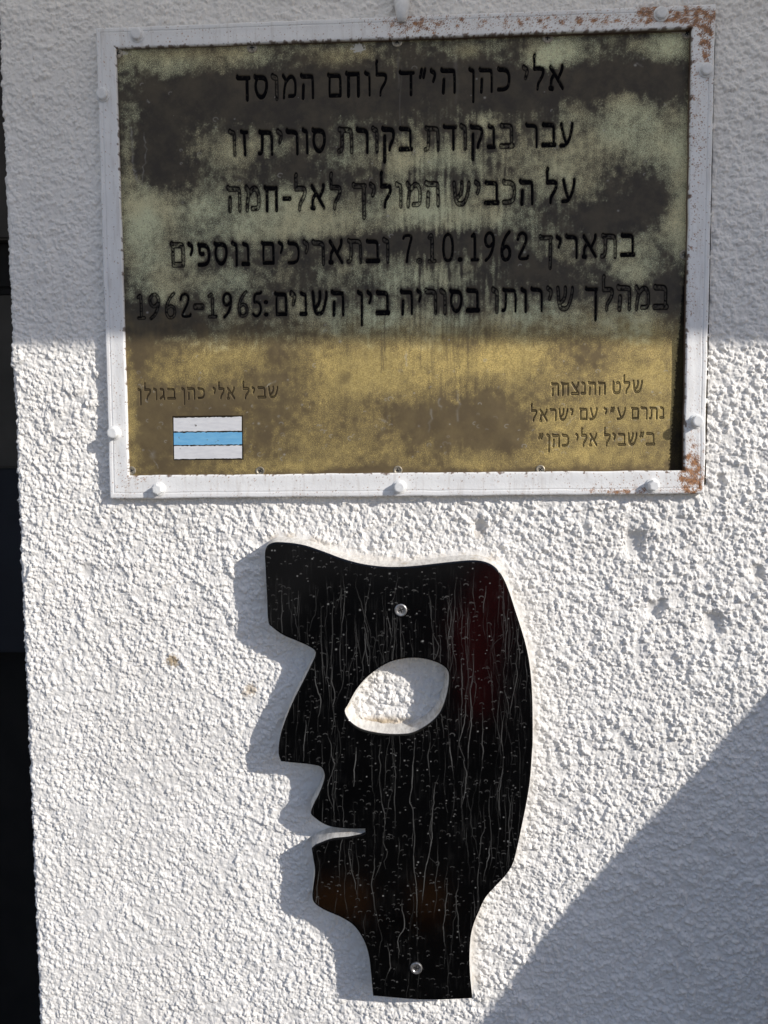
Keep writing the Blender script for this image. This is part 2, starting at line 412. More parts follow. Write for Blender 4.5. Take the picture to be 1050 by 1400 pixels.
# dark opening behind the wall's left corner
door = empty('dark_doorway', 'dark recessed doorway left of the white wall corner', 'doorway', (-.9, .62, GZ))
YD = -.62
def zrow(py): return at(20, py, YD)[2]
def panel(name, z0, z1, mat, dy=0, x0=-2.2, x1=-.3):
    bm = bmesh.new(); box(bm, (x0, .62-dy, z0), (x1, .70, z1))
    bmesh.ops.bevel(bm, geom=list(bm.edges), offset=.004, segments=2, affect='EDGES')
    return bm_obj(name, bm, mat, door)
panel('upper_panel', zrow(327), 1.2, m_door_grey)
panel('rail', zrow(391), zrow(327), m_door_black, -.02)
panel('rail', zrow(403), zrow(392.5), m_door_black, -.012)
panel('middle_panel', zrow(640), zrow(403), m_door_grey)
panel('lower_panel', zrow(893), zrow(640), m_door_navy, -.003)
panel('bottom_board', GZ, zrow(893), m_door_black, -.06)
bm = bmesh.new(); box(bm, (-1.0, -.02, GZ), (-.94, .9, 1.2)); bm_obj('side_jamb', bm, m_door_black, door)

# ground
bm = bmesh.new(); v = [bm.verts.new(q_) for q_ in ((-400, -400, GZ), (400, -400, GZ), (400, 400, GZ), (-400, 400, GZ))]; bm.faces.new(v)
go = bm_obj('ground', bm, m_ground); go['kind'] = 'structure'

m_dark_strip = simple('dark_strip', (.035, .034, .033), .95, scale=80, var=.3, spec=.2)  # unseen dark strip added so the black panel mirrors something dark
bm = bmesh.new(); v = [bm.verts.new(q_) for q_ in ((-1.0, -7, GZ+.004), (.9, -7, GZ+.004), (.9, 0, GZ+.004), (-1.0, 0, GZ+.004))]; bm.faces.new(v)
pa = bm_obj('path', bm, m_dark_strip); pa['kind'] = 'structure'
# ------------------------------------------------------------------ plaque
HF = .0090                                       # the frame's face off the wall
plq = empty('memorial_plaque', 'weathered brass plaque with engraved Hebrew text in a rusty white frame', 'plaque', tuple(at(548, 682)))
FO = atn([(131, 38), (979, 5), (963, 675), (150, 682)], HF); FI = atn([(158, 66), (946, 38), (935, 643), (176, 650)], HF)
prof = []                                        # (t across, 0 = inner edge, 1 = outer edge; y offset behind the face)
for y in np.linspace(.0085, .0012, 10): prof.append((0.0, y))
prof += [(.012, .0006), (.035, .0002)]
for t in np.linspace(.06, .94, 30): prof.append((t, -.00012*math.sin(t*9)+(.0006 if .74 < t < .78 else 0)))
prof += [(.965, .0002), (.988, .0006), (1.0, .0012)]
for y in np.linspace(.002, .011, 8): prof.append((1.0, y))
prof = np.array(prof); NP = len(prof)
rows = []; ss = []
for k in range(4):
    i0, i1, o0, o1 = FI[k], FI[(k+1) % 4], FO[k], FO[(k+1) % 4]
    n_ = 900 if k % 2 == 0 else 700
    for s in np.arange(n_)/n_:
        a = i0+(i1-i0)*s; b = o0+(o1-o0)*s
        rows.append(a[None]+(b-a)[None]*prof[:, :1]+np.array([0, 1, 0])[None]*prof[:, 1:]); ss.append(k)
R = np.array(rows); nr = len(R)
wob = noise_tile(21, 1024, 30, 160); R[..., 0] += .00018*sample(wob, R[..., 0], R[..., 2], .001); R[..., 2] += .00018*sample(wob, R[..., 2]+.3, R[..., 0], .001)
i = np.arange(nr*NP).reshape(nr, NP); j = np.roll(i, -1, 0)
quads = np.stack([i[:, :-1], i[:, 1:], j[:, 1:], j[:, :-1]], -1).reshape(-1, 4)
X, Z = R[..., 0], R[..., 2]
fA = sample(noise_tile(31, 1024, 4, 9), X, Z, .0005); fB = sample(noise_tile(32, 1024, 12, 40), X, Z, .0005); fC = sample(noise_tile(33, 1024, 2.2, 5), X, Z, .0005)
fld = np.full(X.shape, -.35)
for px, py, rx, ry, s in ((890, 14, 13, 11, 2.6), (938, 22, 36, 7, 2.0), (962, 26, 18, 10, 1.6), (966, 48, 7, 15, 2.6), (966, 72, 4, 14, 2.2), (900, 6, 40, 4, 1.5),
        (560, 32, 50, 18, .75), (680, 30, 160, 18, .75), (850, 28, 120, 10, .75), (950, 90, 22, 120, .5), (950, 250, 18, 160, .45), (944, 440, 10, 160, .4),
        (943, 655, 16, 20, 1.7), (952, 640, 12, 40, .9), (880, 662, 70, 16, .5), (945, 610, 10, 60, .5), (180, 656, 26, 22, .65), (160, 540, 7, 150, .35),
        (300, 650, 120, 6, .5), (650, 648, 200, 6, .45), (250, 52, 110, 8, .25), (850, 672, 60, 6, .8), (520, 672, 300, 4, .3)):
    fld += s*blob(X, Z, px, py, rx, ry, HF)
fld = np.minimum(fld, 1.05)
rust = .97*np.maximum(sstep(.62, 1.1, fld+.26*fB+.30*fC), .95*sstep(1.55, 1.95, fA*.75+fC*.35+fld*1.0+.30))
rust = np.maximum(rust, .45*sstep(1.7, 2.4, fA+.35*fB+.25*fld))
T = np.broadcast_to(prof[:, 0], X.shape); Yp = np.broadcast_to(prof[:, 1], X.shape)
side = np.repeat(np.array(ss), NP).reshape(nr, NP)
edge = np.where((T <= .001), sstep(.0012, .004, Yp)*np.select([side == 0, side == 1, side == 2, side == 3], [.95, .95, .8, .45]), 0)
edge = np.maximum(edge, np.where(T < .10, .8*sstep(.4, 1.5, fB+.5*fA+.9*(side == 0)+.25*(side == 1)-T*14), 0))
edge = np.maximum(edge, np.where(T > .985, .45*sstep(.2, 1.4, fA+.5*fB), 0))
me = np_mesh('frame', R.reshape(-1, 3), quads); attr(me, 'rust', rust); attr(me, 'edge', edge)
fro = link('frame', me, m_frame, plq, True)

def lathe(bm, prof_, n, c, mi=0, hexa=False, rot=0.0):
    """profile (radius, height towards the camera) about the -y axis"""
    rr = []
    for r, h in prof_:
        ring = []
        for k in range(n):
            a = 2*math.pi*k/n+rot
            ring.append(bm.verts.new((c[0]+r*math.cos(a), c[1]-h, c[2]+r*math.sin(a))))
        rr.append(ring)
    for a, b in zip(rr, rr[1:]):
        for k in range(n): bm.faces.new([a[k], a[(k+1) % n], b[(k+1) % n], b[k]]).material_index = mi
    bm.faces.new(rr[-1]).material_index = mi
bolts = [(186, 46), (905, 17), (139, 128), (155, 592), (967, 94), (953, 576), (216, 669), (546, 666), (893, 664)]
for k, (px, py) in enumerate(bolts):
    c = at(px, py, HF+.003); c[1] = -HF+.0002
    bm = bmesh.new()
    h = .0078 if py > 500 else .0046
    lathe(bm, [(.0072, 0), (.0073, .0007), (.0068, .0011), (.0056, .0013)], 28, c, rot=k)
    lathe(bm, [(.0057, .0012), (.0057, h-.0011), (.0050, h-.0003), (.0040, h)], 6 if k % 2 == 0 and py > 500 else 22, c, rot=.3+k*1.1)
    bmesh.ops.bevel(bm, geom=[e for e in bm.edges if len(e.link_faces) == 2 and e.calc_face_angle(0) > .5], offset=.0005, segments=2, affect='EDGES')
    bm_obj('bolt', bm, m_bolt, plq, False)
# plaster run over the top middle bolt
bm = bmesh.new(); pts = [(548, -28, 15), (549, -12, 11), (549, 0, 9.5), (550, 10, 9), (550, 18, 8), (550, 26, 6.2), (550, 31, 4.5)]
rr = []
for px, py, r in pts:
    c = at(px, py, HF); c[1] = -.0105 if py > 4 else -.006; r *= .00082; ring = []
    for k in range(14):
        a = 2*math.pi*k/14; ring.append(bm.verts.new((c[0]+r*math.cos(a), c[1]-.75*r*math.sin(a), c[2]+.0006*math.sin(3*a+py))))
    rr.append(ring)
for a, b in zip(rr, rr[1:]):
    for k in range(14): bm.faces.new([a[k], a[(k+1) % 14], b[(k+1) % 14], b[k]])
bm.faces.new(rr[0]); bm.faces.new(rr[-1])
bm_obj('paint_run', bm, m_bolt, plq, True)

# ---- plate
def plate_y(x): return -.0058+(x+.29)/.58*.0042  # the plate leans: nearer the frame's face on the left
PD = .0038
GS = .00042
c0, c1 = at(150, 58, PD), at(950, 660, PD)
gx = np.arange(c0[0]-.002, c1[0]+.012, GS); gz = np.arange(c1[2]-.002, at(940, 30, PD)[2]+.004, GS)
X, Z = np.meshgrid(gx, gz)
INK = np.zeros(X.shape); DEP = np.zeros(X.shape); HALO = np.zeros(X.shape)

T_, B_ = .905, .095
GL = {   # glyphs: width, strokes (points in letter heights); 's' marks a smoothed stroke
 'א': (.68, [[(.10,.93),(.30,.58),(.58,.06)], [(.56,.95),(.55,.80),(.42,.50)], [(.24,.62),(.12,.42),(.12,.08)], [(.08,.07),(.18,.05)]]),
 'ב': (.60, [[(.08,.93),(.10,T_),(.40,T_),(.49,.84),(.50,.70),(.50,B_)], [(.06,B_),(.55,B_)]]),
 'ג': (.42, [[(.10,.93),(.14,T_),(.28,.88),(.31,.75),(.30,.40),(.35,.05)], [(.29,.33),(.10,.10),(.07,.08)]]),
 'ד': (.60, [[(.05,.96),(.08,T_),(.54,T_)], [(.44,.88),(.44,.04)]]),
 'ה': (.60, [[(.05,.96),(.08,T_),(.44,T_),(.51,.86),(.51,.04)], [(.13,.52),(.11,.04)]]),
 'ו': (.30, [[(.06,.95),(.10,T_),(.20,.88),(.22,.78),(.22,.04)]]),
 'ז': (.34, [[(.06,.94),(.12,T_),(.28,.90)], [(.17,.86),(.19,.04)]]),
 'ח': (.62, [[(.06,.95),(.10,T_),(.50,T_)], [(.51,.90),(.51,.04)], [(.14,.88),(.13,.04)]]),
 'ט': (.62, [[(.09,.95),(.10,.80),(.09,.25),(.20,.09),(.42,.09),(.53,.25),(.54,.75),(.45,.92),(.32,.90)]]),
 'י': (.28, [[(.06,.95),(.10,T_),(.19,.86),(.19,.70),(.13,.52)]]),
 'כ': (.56, [[(.07,.95),(.10,T_),(.30,T_),(.45,.80),(.49,.50),(.45,.20),(.30,B_),(.06,B_)]]),
 'ך': (.56, [[(.05,.96),(.08,T_),(.50,T_)], [(.45,.90),(.45,-.36)]]),
 'ל': (.54, [[(.11,1.42),(.08,1.36),(.10,1.15),(.10,.90)], [(.10,.885),(.44,.885),(.46,.72),(.40,.52),(.25,.28),(.23,.05)]]),
 'מ': (.66, [[(.08,.94),(.20,.74),(.12,.40),(.10,.04)], [(.20,.70),(.34,.90),(.48,.88),(.57,.68),(.57,.30),(.54,B_),(.30,B_)]]),
 'ם': (.60, [[(.06,.95),(.10,T_),(.46,T_),(.52,.84),(.52,.16),(.52,B_),(.52,B_),(.46,B_),(.18,B_),(.11,B_),(.11,B_),(.105,.20),(.10,.50),(.12,.88)]]),
 'נ': (.42, [[(.10,.94),(.14,T_),(.26,.88),(.29,.76),(.29,B_)], [(.06,B_),(.31,B_)]]),
 'ן': (.30, [[(.06,.95),(.10,T_),(.20,.88),(.21,.78),(.20,-.38)]]),
 'ס': (.62, [[(.06,.95),(.10,T_),(.44,T_),(.53,.72),(.53,.45),(.44,.18),(.31,.08),(.17,.18),(.08,.45),(.09,.70),(.16,.88)]]),
 'ע': (.60, [[(.52,.95),(.52,.78),(.44,.40),(.32,.14),(.20,.08),(.06,.08)], [(.10,.95),(.13,.78),(.22,.40),(.29,.20)]]),
 'פ': (.58, [[(.08,.93),(.12,T_),(.32,T_),(.47,.80),(.51,.50),(.47,.20),(.32,B_),(.07,B_)], [(.12,.88),(.11,.62),(.17,.54),(.27,.55)]]),
 'צ': (.60, [[(.09,.93),(.26,.60),(.52,.14)], [(.53,B_),(.06,B_)], [(.51,.95),(.50,.80),(.36,.52)]]),
 'ק': (.60, [[(.06,.95),(.10,T_),(.42,T_),(.52,.78),(.48,.50),(.36,.26),(.34,.10)], [(.14,.60),(.13,-.36)]]),
 'ר': (.54, [[(.05,.96),(.08,T_),(.34,T_),(.45,.82),(.46,.65),(.46,.04)]]),
 'ש': (.76, [[(.08,.95),(.10,.80),(.12,.40),(.20,B_),(.46,B_),(.58,.40),(.66,.80),(.66,.95)], [(.38,.95),(.39,.78),(.34,.50),(.19,.34)]]),
 'ת': (.66, [[(.08,.94),(.12,T_),(.48,T_),(.57,.82),(.57,.04)], [(.18,.88),(.18,.30),(.14,.08),(.04,.07)]]),
 '״': (.30, [[(.12,.98),(.07,.70)], [(.24,.98),(.19,.70)]]),
 '-': (.34, [[(.07,.48),(.27,.48)]]),
 '.': (.24, [[(.11,.07),(.13,.07)]]),
 ':': (.22, [[(.10,.10),(.12,.10)], [(.10,.60),(.12,.60)]]),
 '0': (.56, [[(.28,1.),(.13,.90),(.08,.52),(.13,.14),(.28,.04),(.43,.14),(.48,.52),(.43,.90),(.28,1.)]]),
 '1': (.40, [[(.08,.88),(.21,1.),(.21,.06)], [(.08,.05),(.34,.05)]]),
 '2': (.56, [[(.09,.76),(.13,.92),(.28,1.),(.42,.90),(.43,.72),(.32,.45),(.08,.07),(.48,.07),(.50,.16)]]),
 '5': (.54, [[(.46,1.02),(.42,.96),(.16,.96),(.12,.58),(.28,.64),(.43,.50),(.44,.25),(.32,.06),(.18,.04),(.08,.14)]]),
 '6': (.54, [[(.42,1.02),(.26,.86),(.12,.55),(.09,.28),(.16,.08),(.28,.03),(.41,.10),(.46,.28),(.41,.46),(.28,.54),(.14,.42)]]),
 '7': (.54, [[(.07,.86),(.10,.96),(.46,.96),(.36,.66),(.25,.30),(.22,.04)]]),
 '9': (.54, [[(.42,.62),(.28,.48),(.15,.54),(.09,.74),(.15,.92),(.28,1.),(.41,.92),(.46,.72),(.42,.44),(.30,.16),(.13,.02)]]),
}
def chaikin(P, n=2):
    P = [np.array(p, float) for p in P]
    if len(P) < 3: return P
    for _ in range(n):
        Q = [P[0]]
        for a, b in zip(P, P[1:]): Q += [a*.75+b*.25, a*.25+b*.75]
        P = Q+[P[-1]]
    return P
jit = random.Random(5)
g2 = rng.standard_normal(X.shape).astype(np.float32)
grain = sample(noise_tile(41, 1024, 2.2, 4.6), X, Z, GS); wear_n = sample(noise_tile(42, 1024, 6, 26), X, Z, GS)
def engrave(ch, x0, z0, w_, h_, style, small):
    """carve one letter; style 0 = ink-filled, 1 = worn so that mostly its outline is black"""
    wg, strokes = GL[ch]; kx = w_/wg; kz = h_
    digit = ch in '0125679'
    rx, rz = ((.052, .060) if digit else (.062, .101)) if not small else (.046, .075)
    if ch in '.:': rx = rz = .085
    rxm, rzm = rx*h_, rz*h_
    pad = .004
    j0 = max(0, np.searchsorted(gx, x0-pad)); j1 = np.searchsorted(gx, x0+w_+pad)
    i0 = max(0, np.searchsorted(gz, z0-.45*h_-pad)); i1 = np.searchsorted(gz, z0+1.5*h_+pad)
    P = np.stack([X[i0:i1, j0:j1]/rxm, Z[i0:i1, j0:j1]/rzm], -1)
    d = np.full(P.shape[:2], 99.0)
    dz = jit.uniform(-.02, .02); dr = jit.uniform(.9, 1.12)
    for st in strokes:
        Q = [np.array([(x0+a*kx)/rxm, (z0+(b+dz)*kz)/rzm]) for a, b in chaikin(st, 2)]
        L = len(Q)-1
        for k in range(L):
            r = dr*(1.05-.22*k/max(L, 1)) if not digit else dr
            d = np.minimum(d, seg_dist(P, Q[k], Q[k+1])-r)
    mm = d*min(rxm, rzm)*1.15
    sub = (slice(i0, i1), slice(j0, j1))
    nz = wear_n[sub]
    if small:
        core = 1-sstep(-.0002, .0002, mm); ring = 1-sstep(.00022, .00058, np.abs(mm+.0001))
        k = np.maximum(ring*.9, core*.22)
        dep = ring*.0004+core*.00012
    else:
        core = 1-sstep(-.0003, .00025, mm); ring = 1-sstep(.0003, .0008, np.abs(mm+.0001))
        if style == 0: k = core*np.clip(1.02-.25*sstep(.6, 2, nz), 0, 1)
        else: k = np.maximum(ring*.92, core*np.clip(.42-.35*nz, .05, .95))
        dep = core*.0007+ring*.0002
    INK[sub] = np.maximum(INK[sub], k); DEP[sub] = np.maximum(DEP[sub], dep)
    if not small: HALO[sub] = np.maximum(HALO[sub], np.exp(-np.maximum(mm, 0)/.0018))
def word(text, px0, px1, base, top, prob, small=False, rtl=True):
    def ln(l, x): return l[1]+(l[3]-l[1])*(x-l[0])/(l[2]-l[0])
    xm = (px0+px1)/2
    a = at(px0, ln(base, px0), PD); b = at(px1, ln(base, px1), PD); t = at(xm, ln(top, xm), PD); m_ = at(xm, ln(base, xm), PD)
    h_ = t[2]-m_[2]
    seq = text[::-1] if rtl else text
    if small: px0 += .9; px1 -= .9
    gap = .10
    tot = sum(GL[c_][0] for c_ in seq)+gap*(len(seq)-1)
    k = (b[0]-a[0])/tot; x = a[0]
    for c_ in seq:
        wc = GL[c_][0]*k
        zb = a[2]+(b[2]-a[2])*((x-a[0])/(b[0]-a[0]))
        engrave(c_, x, zb, wc, h_, 1 if jit.random() < prob else 0, small)
        x += wc+gap*k
Bs, Ts = (330, 138, 765, 121.5), (330, 104.5, 765, 88)
for a in (('המוסד', 323.5, 431), ('לוחם', 447, 531), ('הי״ד', 545, 625), ('כהן', 640, 699), ('אלי', 714, 773)): word(*a, Bs, Ts, .03)
Bs, Ts = (320, 213.5, 770, 200.5), (320, 179, 770, 167)
for a in (('זו', 313, 341), ('סורית', 353, 447), ('בקורת', 462, 564.5), ('בנקודת', 580, 703), ('עבר', 718, 785)): word(*a, Bs, Ts, .35)
Bs, Ts = (320, 290, 775, 277), (320, 256, 775, 244)
for a in (('חמה', 311, 382), ('-', 385, 400), ('לאל', 402, 468), ('המוליך', 482, 602), ('הכביש', 618, 731), ('על', 745, 788)): word(*a, Bs, Ts, .6)
Bs, Ts = (240, 366, 865, 351), (240, 333, 865, 319)
for a in (('נוספים', 234, 344), ('ובתאריכים', 357, 533), ('בתאריך', 737, 869)): word(*a, Bs, Ts, .25)
Td = (240, 329, 865, 313)
for ch, a, b in (('7', 549.5, 566), ('.', 569, 577.5), ('1', 585, 596), ('0', 603, 622), ('.', 625, 633), ('1', 643, 655), ('9', 660, 678), ('6', 683, 700), ('2', 705, 724)):
    word(ch, a, b, (240, 368, 865, 352), Td, .2, rtl=False)
Bs, Ts = (200, 437, 910, 422), (200, 403, 910, 389.5)
for ch, a, b in (('1', 188, 200), ('9', 203, 221), ('6', 225, 243), ('2', 245, 263), ('-', 264, 281), ('1', 284, 298), ('9', 303, 319), ('6', 324, 341), ('5', 344, 360), (':', 360, 368)):
    word(ch, a, b, Bs, Ts, .4, rtl=False)
for a in (('השנים', 375, 472), ('בין', 488, 533), ('בסוריה', 547, 656), ('שירותו', 672, 786), ('במהלך', 799.6, 914)): word(*a, Bs, Ts, .62)
Bs, Ts = (190, 547, 380, 544.5), (190, 531.5, 380, 528.5)
for a in (('בגולן', 189, 241), ('כהן', 248.4, 281), ('אלי', 291, 322.5), ('שביל', 331, 381.5)): word(*a, Bs, Ts, 0, True)
Bs, Ts = (753, 540.5, 880, 537.5), (753, 523.5, 880, 520)
for a in (('ההנצחה', 753.4, 829), ('שלט', 837, 880)): word(*a, Bs, Ts, 0, True)
Bs, Ts = (725, 576, 910, 572.5), (725, 559.5, 910, 556)
for a in (('ישראל', 725, 784.5), ('עם', 792, 817.5), ('ע״י', 825, 856.5), ('נתרם', 863, 910)): word(*a, Bs, Ts, 0, True)
Bs, Ts = (735, 611, 896, 608.5), (735, 594, 896, 591)
for a in (('״', 735, 743), ('כהן', 747, 778.5), ('אלי', 786.6, 817.5), ('שביל', 825, 872.5), ('״', 874, 881), ('ב', 883, 896)): word(*a, Bs, Ts, 0, True)

# patina: where dust and verdigris lie on the tarnished brass
F = np.full(X.shape, .24)
for px, py, rx, ry, s in (
  (250,80,110,16,.45),(340,78,35,20,.35),(230,98,40,14,.35),(455,78,26,14,.4),(495,72,14,10,.3),(762,74,34,19,1.0),(735,84,20,14,.6),(635,70,18,10,.4),(918,62,26,20,.9),(878,60,20,10,.3),
  (855,142,24,22,.55),(890,165,18,18,.4),(835,185,55,24,.45),(885,205,40,22,.4),(780,165,30,22,.3),(325,205,70,26,.45),(485,178,22,18,.35),(480,215,40,20,.3),
  (595,215,60,24,.6),(545,218,30,24,.4),(660,170,30,18,.45),(740,200,50,20,.4),(765,235,50,22,.4),(178,150,14,50,.3),(176,215,10,50,.4),(192,315,28,55,.75),(215,285,40,26,.5),
  (330,285,90,32,.5),(410,270,50,30,.4),(450,300,60,26,.4),(580,292,70,26,.65),(560,262,40,20,.45),(660,262,50,18,.35),(715,250,40,16,.3),(655,300,60,22,.4),(800,262,40,22,.35),
  (930,200,22,60,.45),(934,290,16,70,.85),(905,300,22,40,.3),(860,345,30,26,.7),(875,375,26,20,.4),(762,330,40,20,.4),(225,395,36,34,.5),(255,345,40,24,.4),(310,385,45,26,.4),(350,320,70,20,.3),
  (440,320,50,20,.35),(620,385,60,22,.5),(555,385,40,22,.4),(495,350,50,18,.35),(705,425,60,22,.4),(800,430,60,22,.4),(882,440,50,26,.5),(500,432,70,20,.4),(420,415,40,22,.4),(610,440,90,22,.4),(300,430,50,16,.3),
  # lower part, below the upper shadow line
  (600,490,210,32,.6),(480,505,50,36,.4),(560,525,80,26,.35),(290,495,42,22,.45),(240,508,40,24,.35),(340,482,30,20,.3),(900,505,60,46,.5),(850,565,100,50,.4),(700,500,50,36,.4),(430,612,50,40,.3),
  (520,612,60,30,.35),(650,632,50,20,.5),(330,640,70,10,.35),(815,625,110,16,.45),(410,640,60,12,.4),(182,570,9,90,.6),(360,545,60,20,.2),(750,590,60,40,.3),(480,560,60,40,.2),
  # bare tarnish
  (290,130,150,40,-.45),(215,215,45,42,-.6),(440,140,110,26,-.4),(620,115,140,28,-.45),(820,108,90,22,-.5),(905,105,35,26,-.4),(395,232,60,18,-.4),(470,240,60,16,-.25),(880,275,60,30,-.55),(820,300,50,22,-.4),
  (560,328,70,16,-.45),(650,330,60,20,-.35),(470,335,70,16,-.35),(915,400,20,44,-.55),(225,440,60,20,-.55),(185,470,20,60,-.3),(720,375,50,16,-.4),(800,395,60,12,-.2),(600,235,50,10,-.25),(700,140,60,20,-.3),
  (600,395,30,40,-.2),(650,420,30,50,-.25),(215,575,45,55,-.35),(560,582,80,34,-.3),(655,570,46,46,-.4),(330,560,70,36,-.25),(795,492,40,26,-.3),(390,500,26,40,-.25),(700,590,40,40,-.3),(470,645,100,8,-.3),(620,646,300,5,-.4)):
    F += s*blob(X, Z, px, py, rx, ry, PD)
nb = sample(noise_tile(43, 1024, 60, 240), X, Z, GS); nc = sample(noise_tile(44, 1024, 18, 60), X+.21, Z, GS); nd = sample(noise_tile(45, 1024, 5, 14), X, Z, GS)
vs_ = sample(noise_tile(46, 1024, 8, 40), X, Z*.10, GS)                   # vertical wash marks
cv = blob(X, Z, 610, 330, 110, 200, PD)
F += .07*nb+.075*nc+.045*nd-.03+(.02+.13*cv)*vs_
F -= .34*HALO
act = sstep(.02, .40, F)
PALE = .14*act+.86*sstep(.28, 1.02, F+act*(.19*grain+.20*g2))
PALE *= 1-.85*sstep(1.15, 1.7, grain*.85+nd*.45)*sstep(.25, .7, F)      # dark pits in the pale crust
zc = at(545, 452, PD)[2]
GOLD0 = GOLD = 1-sstep(-.021, .024, Z-zc+.0025*nc+.003*nb+.0015*vs_)  # golder brass from the upper shadow line down, partly sunlit tone in the colour
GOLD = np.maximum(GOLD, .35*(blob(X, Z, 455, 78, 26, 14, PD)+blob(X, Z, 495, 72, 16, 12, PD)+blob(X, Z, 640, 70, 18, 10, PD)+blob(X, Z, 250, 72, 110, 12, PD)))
MARK = np.zeros(X.shape)
def splat(A, pts, wid, val, x_0, z_0, gs):
    """draw a soft line through points into the grid A (kept at its strongest)"""
    for (ax, az_), (bx, bz) in zip(pts, pts[1:]):
        m_ = 3*wid
        j0 = max(0, int((min(ax, bx)-m_-x_0)/gs)); j1 = int((max(ax, bx)+m_-x_0)/gs)+2
        i0 = max(0, int((min(az_, bz)-m_-z_0)/gs)); i1 = int((max(az_, bz)+m_-z_0)/gs)+2
        if j1 <= j0 or i1 <= i0: continue
        sub = A[i0:i1, j0:j1]
        if sub.size == 0: continue
        xx = x_0+gs*np.arange(j0, j0+sub.shape[1]); zz = z_0+gs*np.arange(i0, i0+sub.shape[0])
        P = np.stack(np.meshgrid(xx, zz), -1)
        d = seg_dist(P, np.array([ax, az_]), np.array([bx, bz]))
        np.maximum(sub, val*np.exp(-(d/wid)**2), out=sub)
r5 = random.Random(9)
DR = np.zeros(X.shape)
def pl(px, py): q_ = at(px, py, PD); return (q_[0], q_[2])
for (px, py), L, s in (((527, 418), 62, .9), ((522, 455), 55, .6), ((524, 470), 36, .8), ((567, 385), 90, .5), ((575, 395), 110, .45), ((583, 400), 70, .5), ((596, 390), 130, .4), ((612, 402), 90, .5), ((622, 385), 150, .45),
        ((640, 396), 130, .5), ((648, 400), 80, .45), ((655, 410), 60, .5), ((546, 60), 80, .25), ((560, 420), 60, .4), ((630, 300), 70, .35), ((600, 160), 60, .3), ((240, 90), 60, .3), ((616, 440), 100, .45), ((452, 140), 40, .2), ((700, 420), 60, .3), ((475, 430), 50, .3)):
    P = [pl(px, py)]; x = px
    for k in range(8): x += r5.uniform(-1.3, 1.3); P.append(pl(x, py+L*(k+1)/8))
    splat(DR, P, .0008, s, gx[0], gz[0], GS)
for px, py, r, s in ((472, 518, 7, .8), (466, 524, 4, .6), (476, 514, 5, .7), (385, 285, 4, .5), (305, 293, 4, .6), (600, 222, 5, .5), (500, 487, 4, .4), (690, 575, 12, .3)):
    DR = np.maximum(DR, s*blob(X, Z, px, py, r, r*1.2, PD, 3))
PALE *= 1-.8*np.clip(DR, 0, 1)
for k in range(190):                             # dried drops: small arcs, mostly low on the plate
    px = r5.uniform(180, 930); py = r5.triangular(470, 646, 620) if r5.random() < .82 else r5.uniform(80, 460)
    if 230 < px < 338 and 560 < py < 632: continue
    x, z = pl(px, py); r = r5.uniform(.0007, .0026); a0 = r5.uniform(-.3, .6); a1 = r5.uniform(.6, 1.6); P = []
    for q_ in range(8):
        t = math.pi*(a0+(a1-a0)*q_/7); P.append((x+r*math.cos(t), z+.75*r*math.sin(t)))
    splat(MARK, P, .00045, r5.uniform(.12, .42), gx[0], gz[0], GS)
for k in range(60):
    px, py = r5.uniform(180, 930), r5.uniform(70, 640)
    x, z = pl(px, py); splat(MARK, [(x, z), (x+.0004, z)], r5.uniform(.0004, .0011), r5.uniform(.2, .6), gx[0], gz[0], GS)
for pts, wd, s in (([(181,175),(182,205),(184,232),(188,248)],.0011,.35), ([(198,182),(201,205),(197,235),(196,255)],.0006,.35), ([(186,240),(190,250)],.0014,.3), ([(202,138),(205,141)],.0008,.4),
        ([(363,530),(377,521)],.001,.5), ([(590,560),(586,590)],.0012,.3), ([(628,540),(626,575)],.0011,.25), ([(600,545),(603,560)],.001,.3), ([(205,615),(217,640)],.0005,.4), ([(543,70),(545,120)],.0012,.12),
        ([(548,90),(548,190)],.001,.12), ([(622,60),(623,140)],.0022,.10), ([(555,480),(556,500)],.001,.4), ([(775,580),(790,566)],.001,.3), ([(518,572),(530,578)],.0012,.35), ([(209,618),(210,624)],.0022,.3), ([(870,85),(880,90)],.0008,.25)):
    Q = []
    for a_, b_ in zip(pts, pts[1:]):
        for t in np.arange(0, 1, .2): Q.append((a_[0]+(b_[0]-a_[0])*t+r5.gauss(0, 1.1), a_[1]+(b_[1]-a_[1])*t+r5.gauss(0, .6)))
    Q.append(pts[-1])
    for a_, b_ in zip(Q, Q[1:]): splat(MARK, [pl(*a_), pl(*b_)], wd*r5.uniform(.5, 1.2), s*r5.uniform(.2, .85), gx[0], gz[0], GS)
MARK = np.maximum(MARK, 1.2*sstep(.35, .6, blob(X, Z, 490, 66, 9, 6, PD)+.12*nd))     # drop of white paint
MARK = np.maximum(MARK, .95*sstep(.45, .7, blob(X, Z, 930, 41.5, 12, 2.5, PD)+.12*nd))
MARK = np.maximum(MARK, .7*sstep(.45, .7, blob(X, Z, 170, 74, 7, 3, PD)+.12*nd))
MARK = np.clip(MARK*(1-INK), 0, 1)
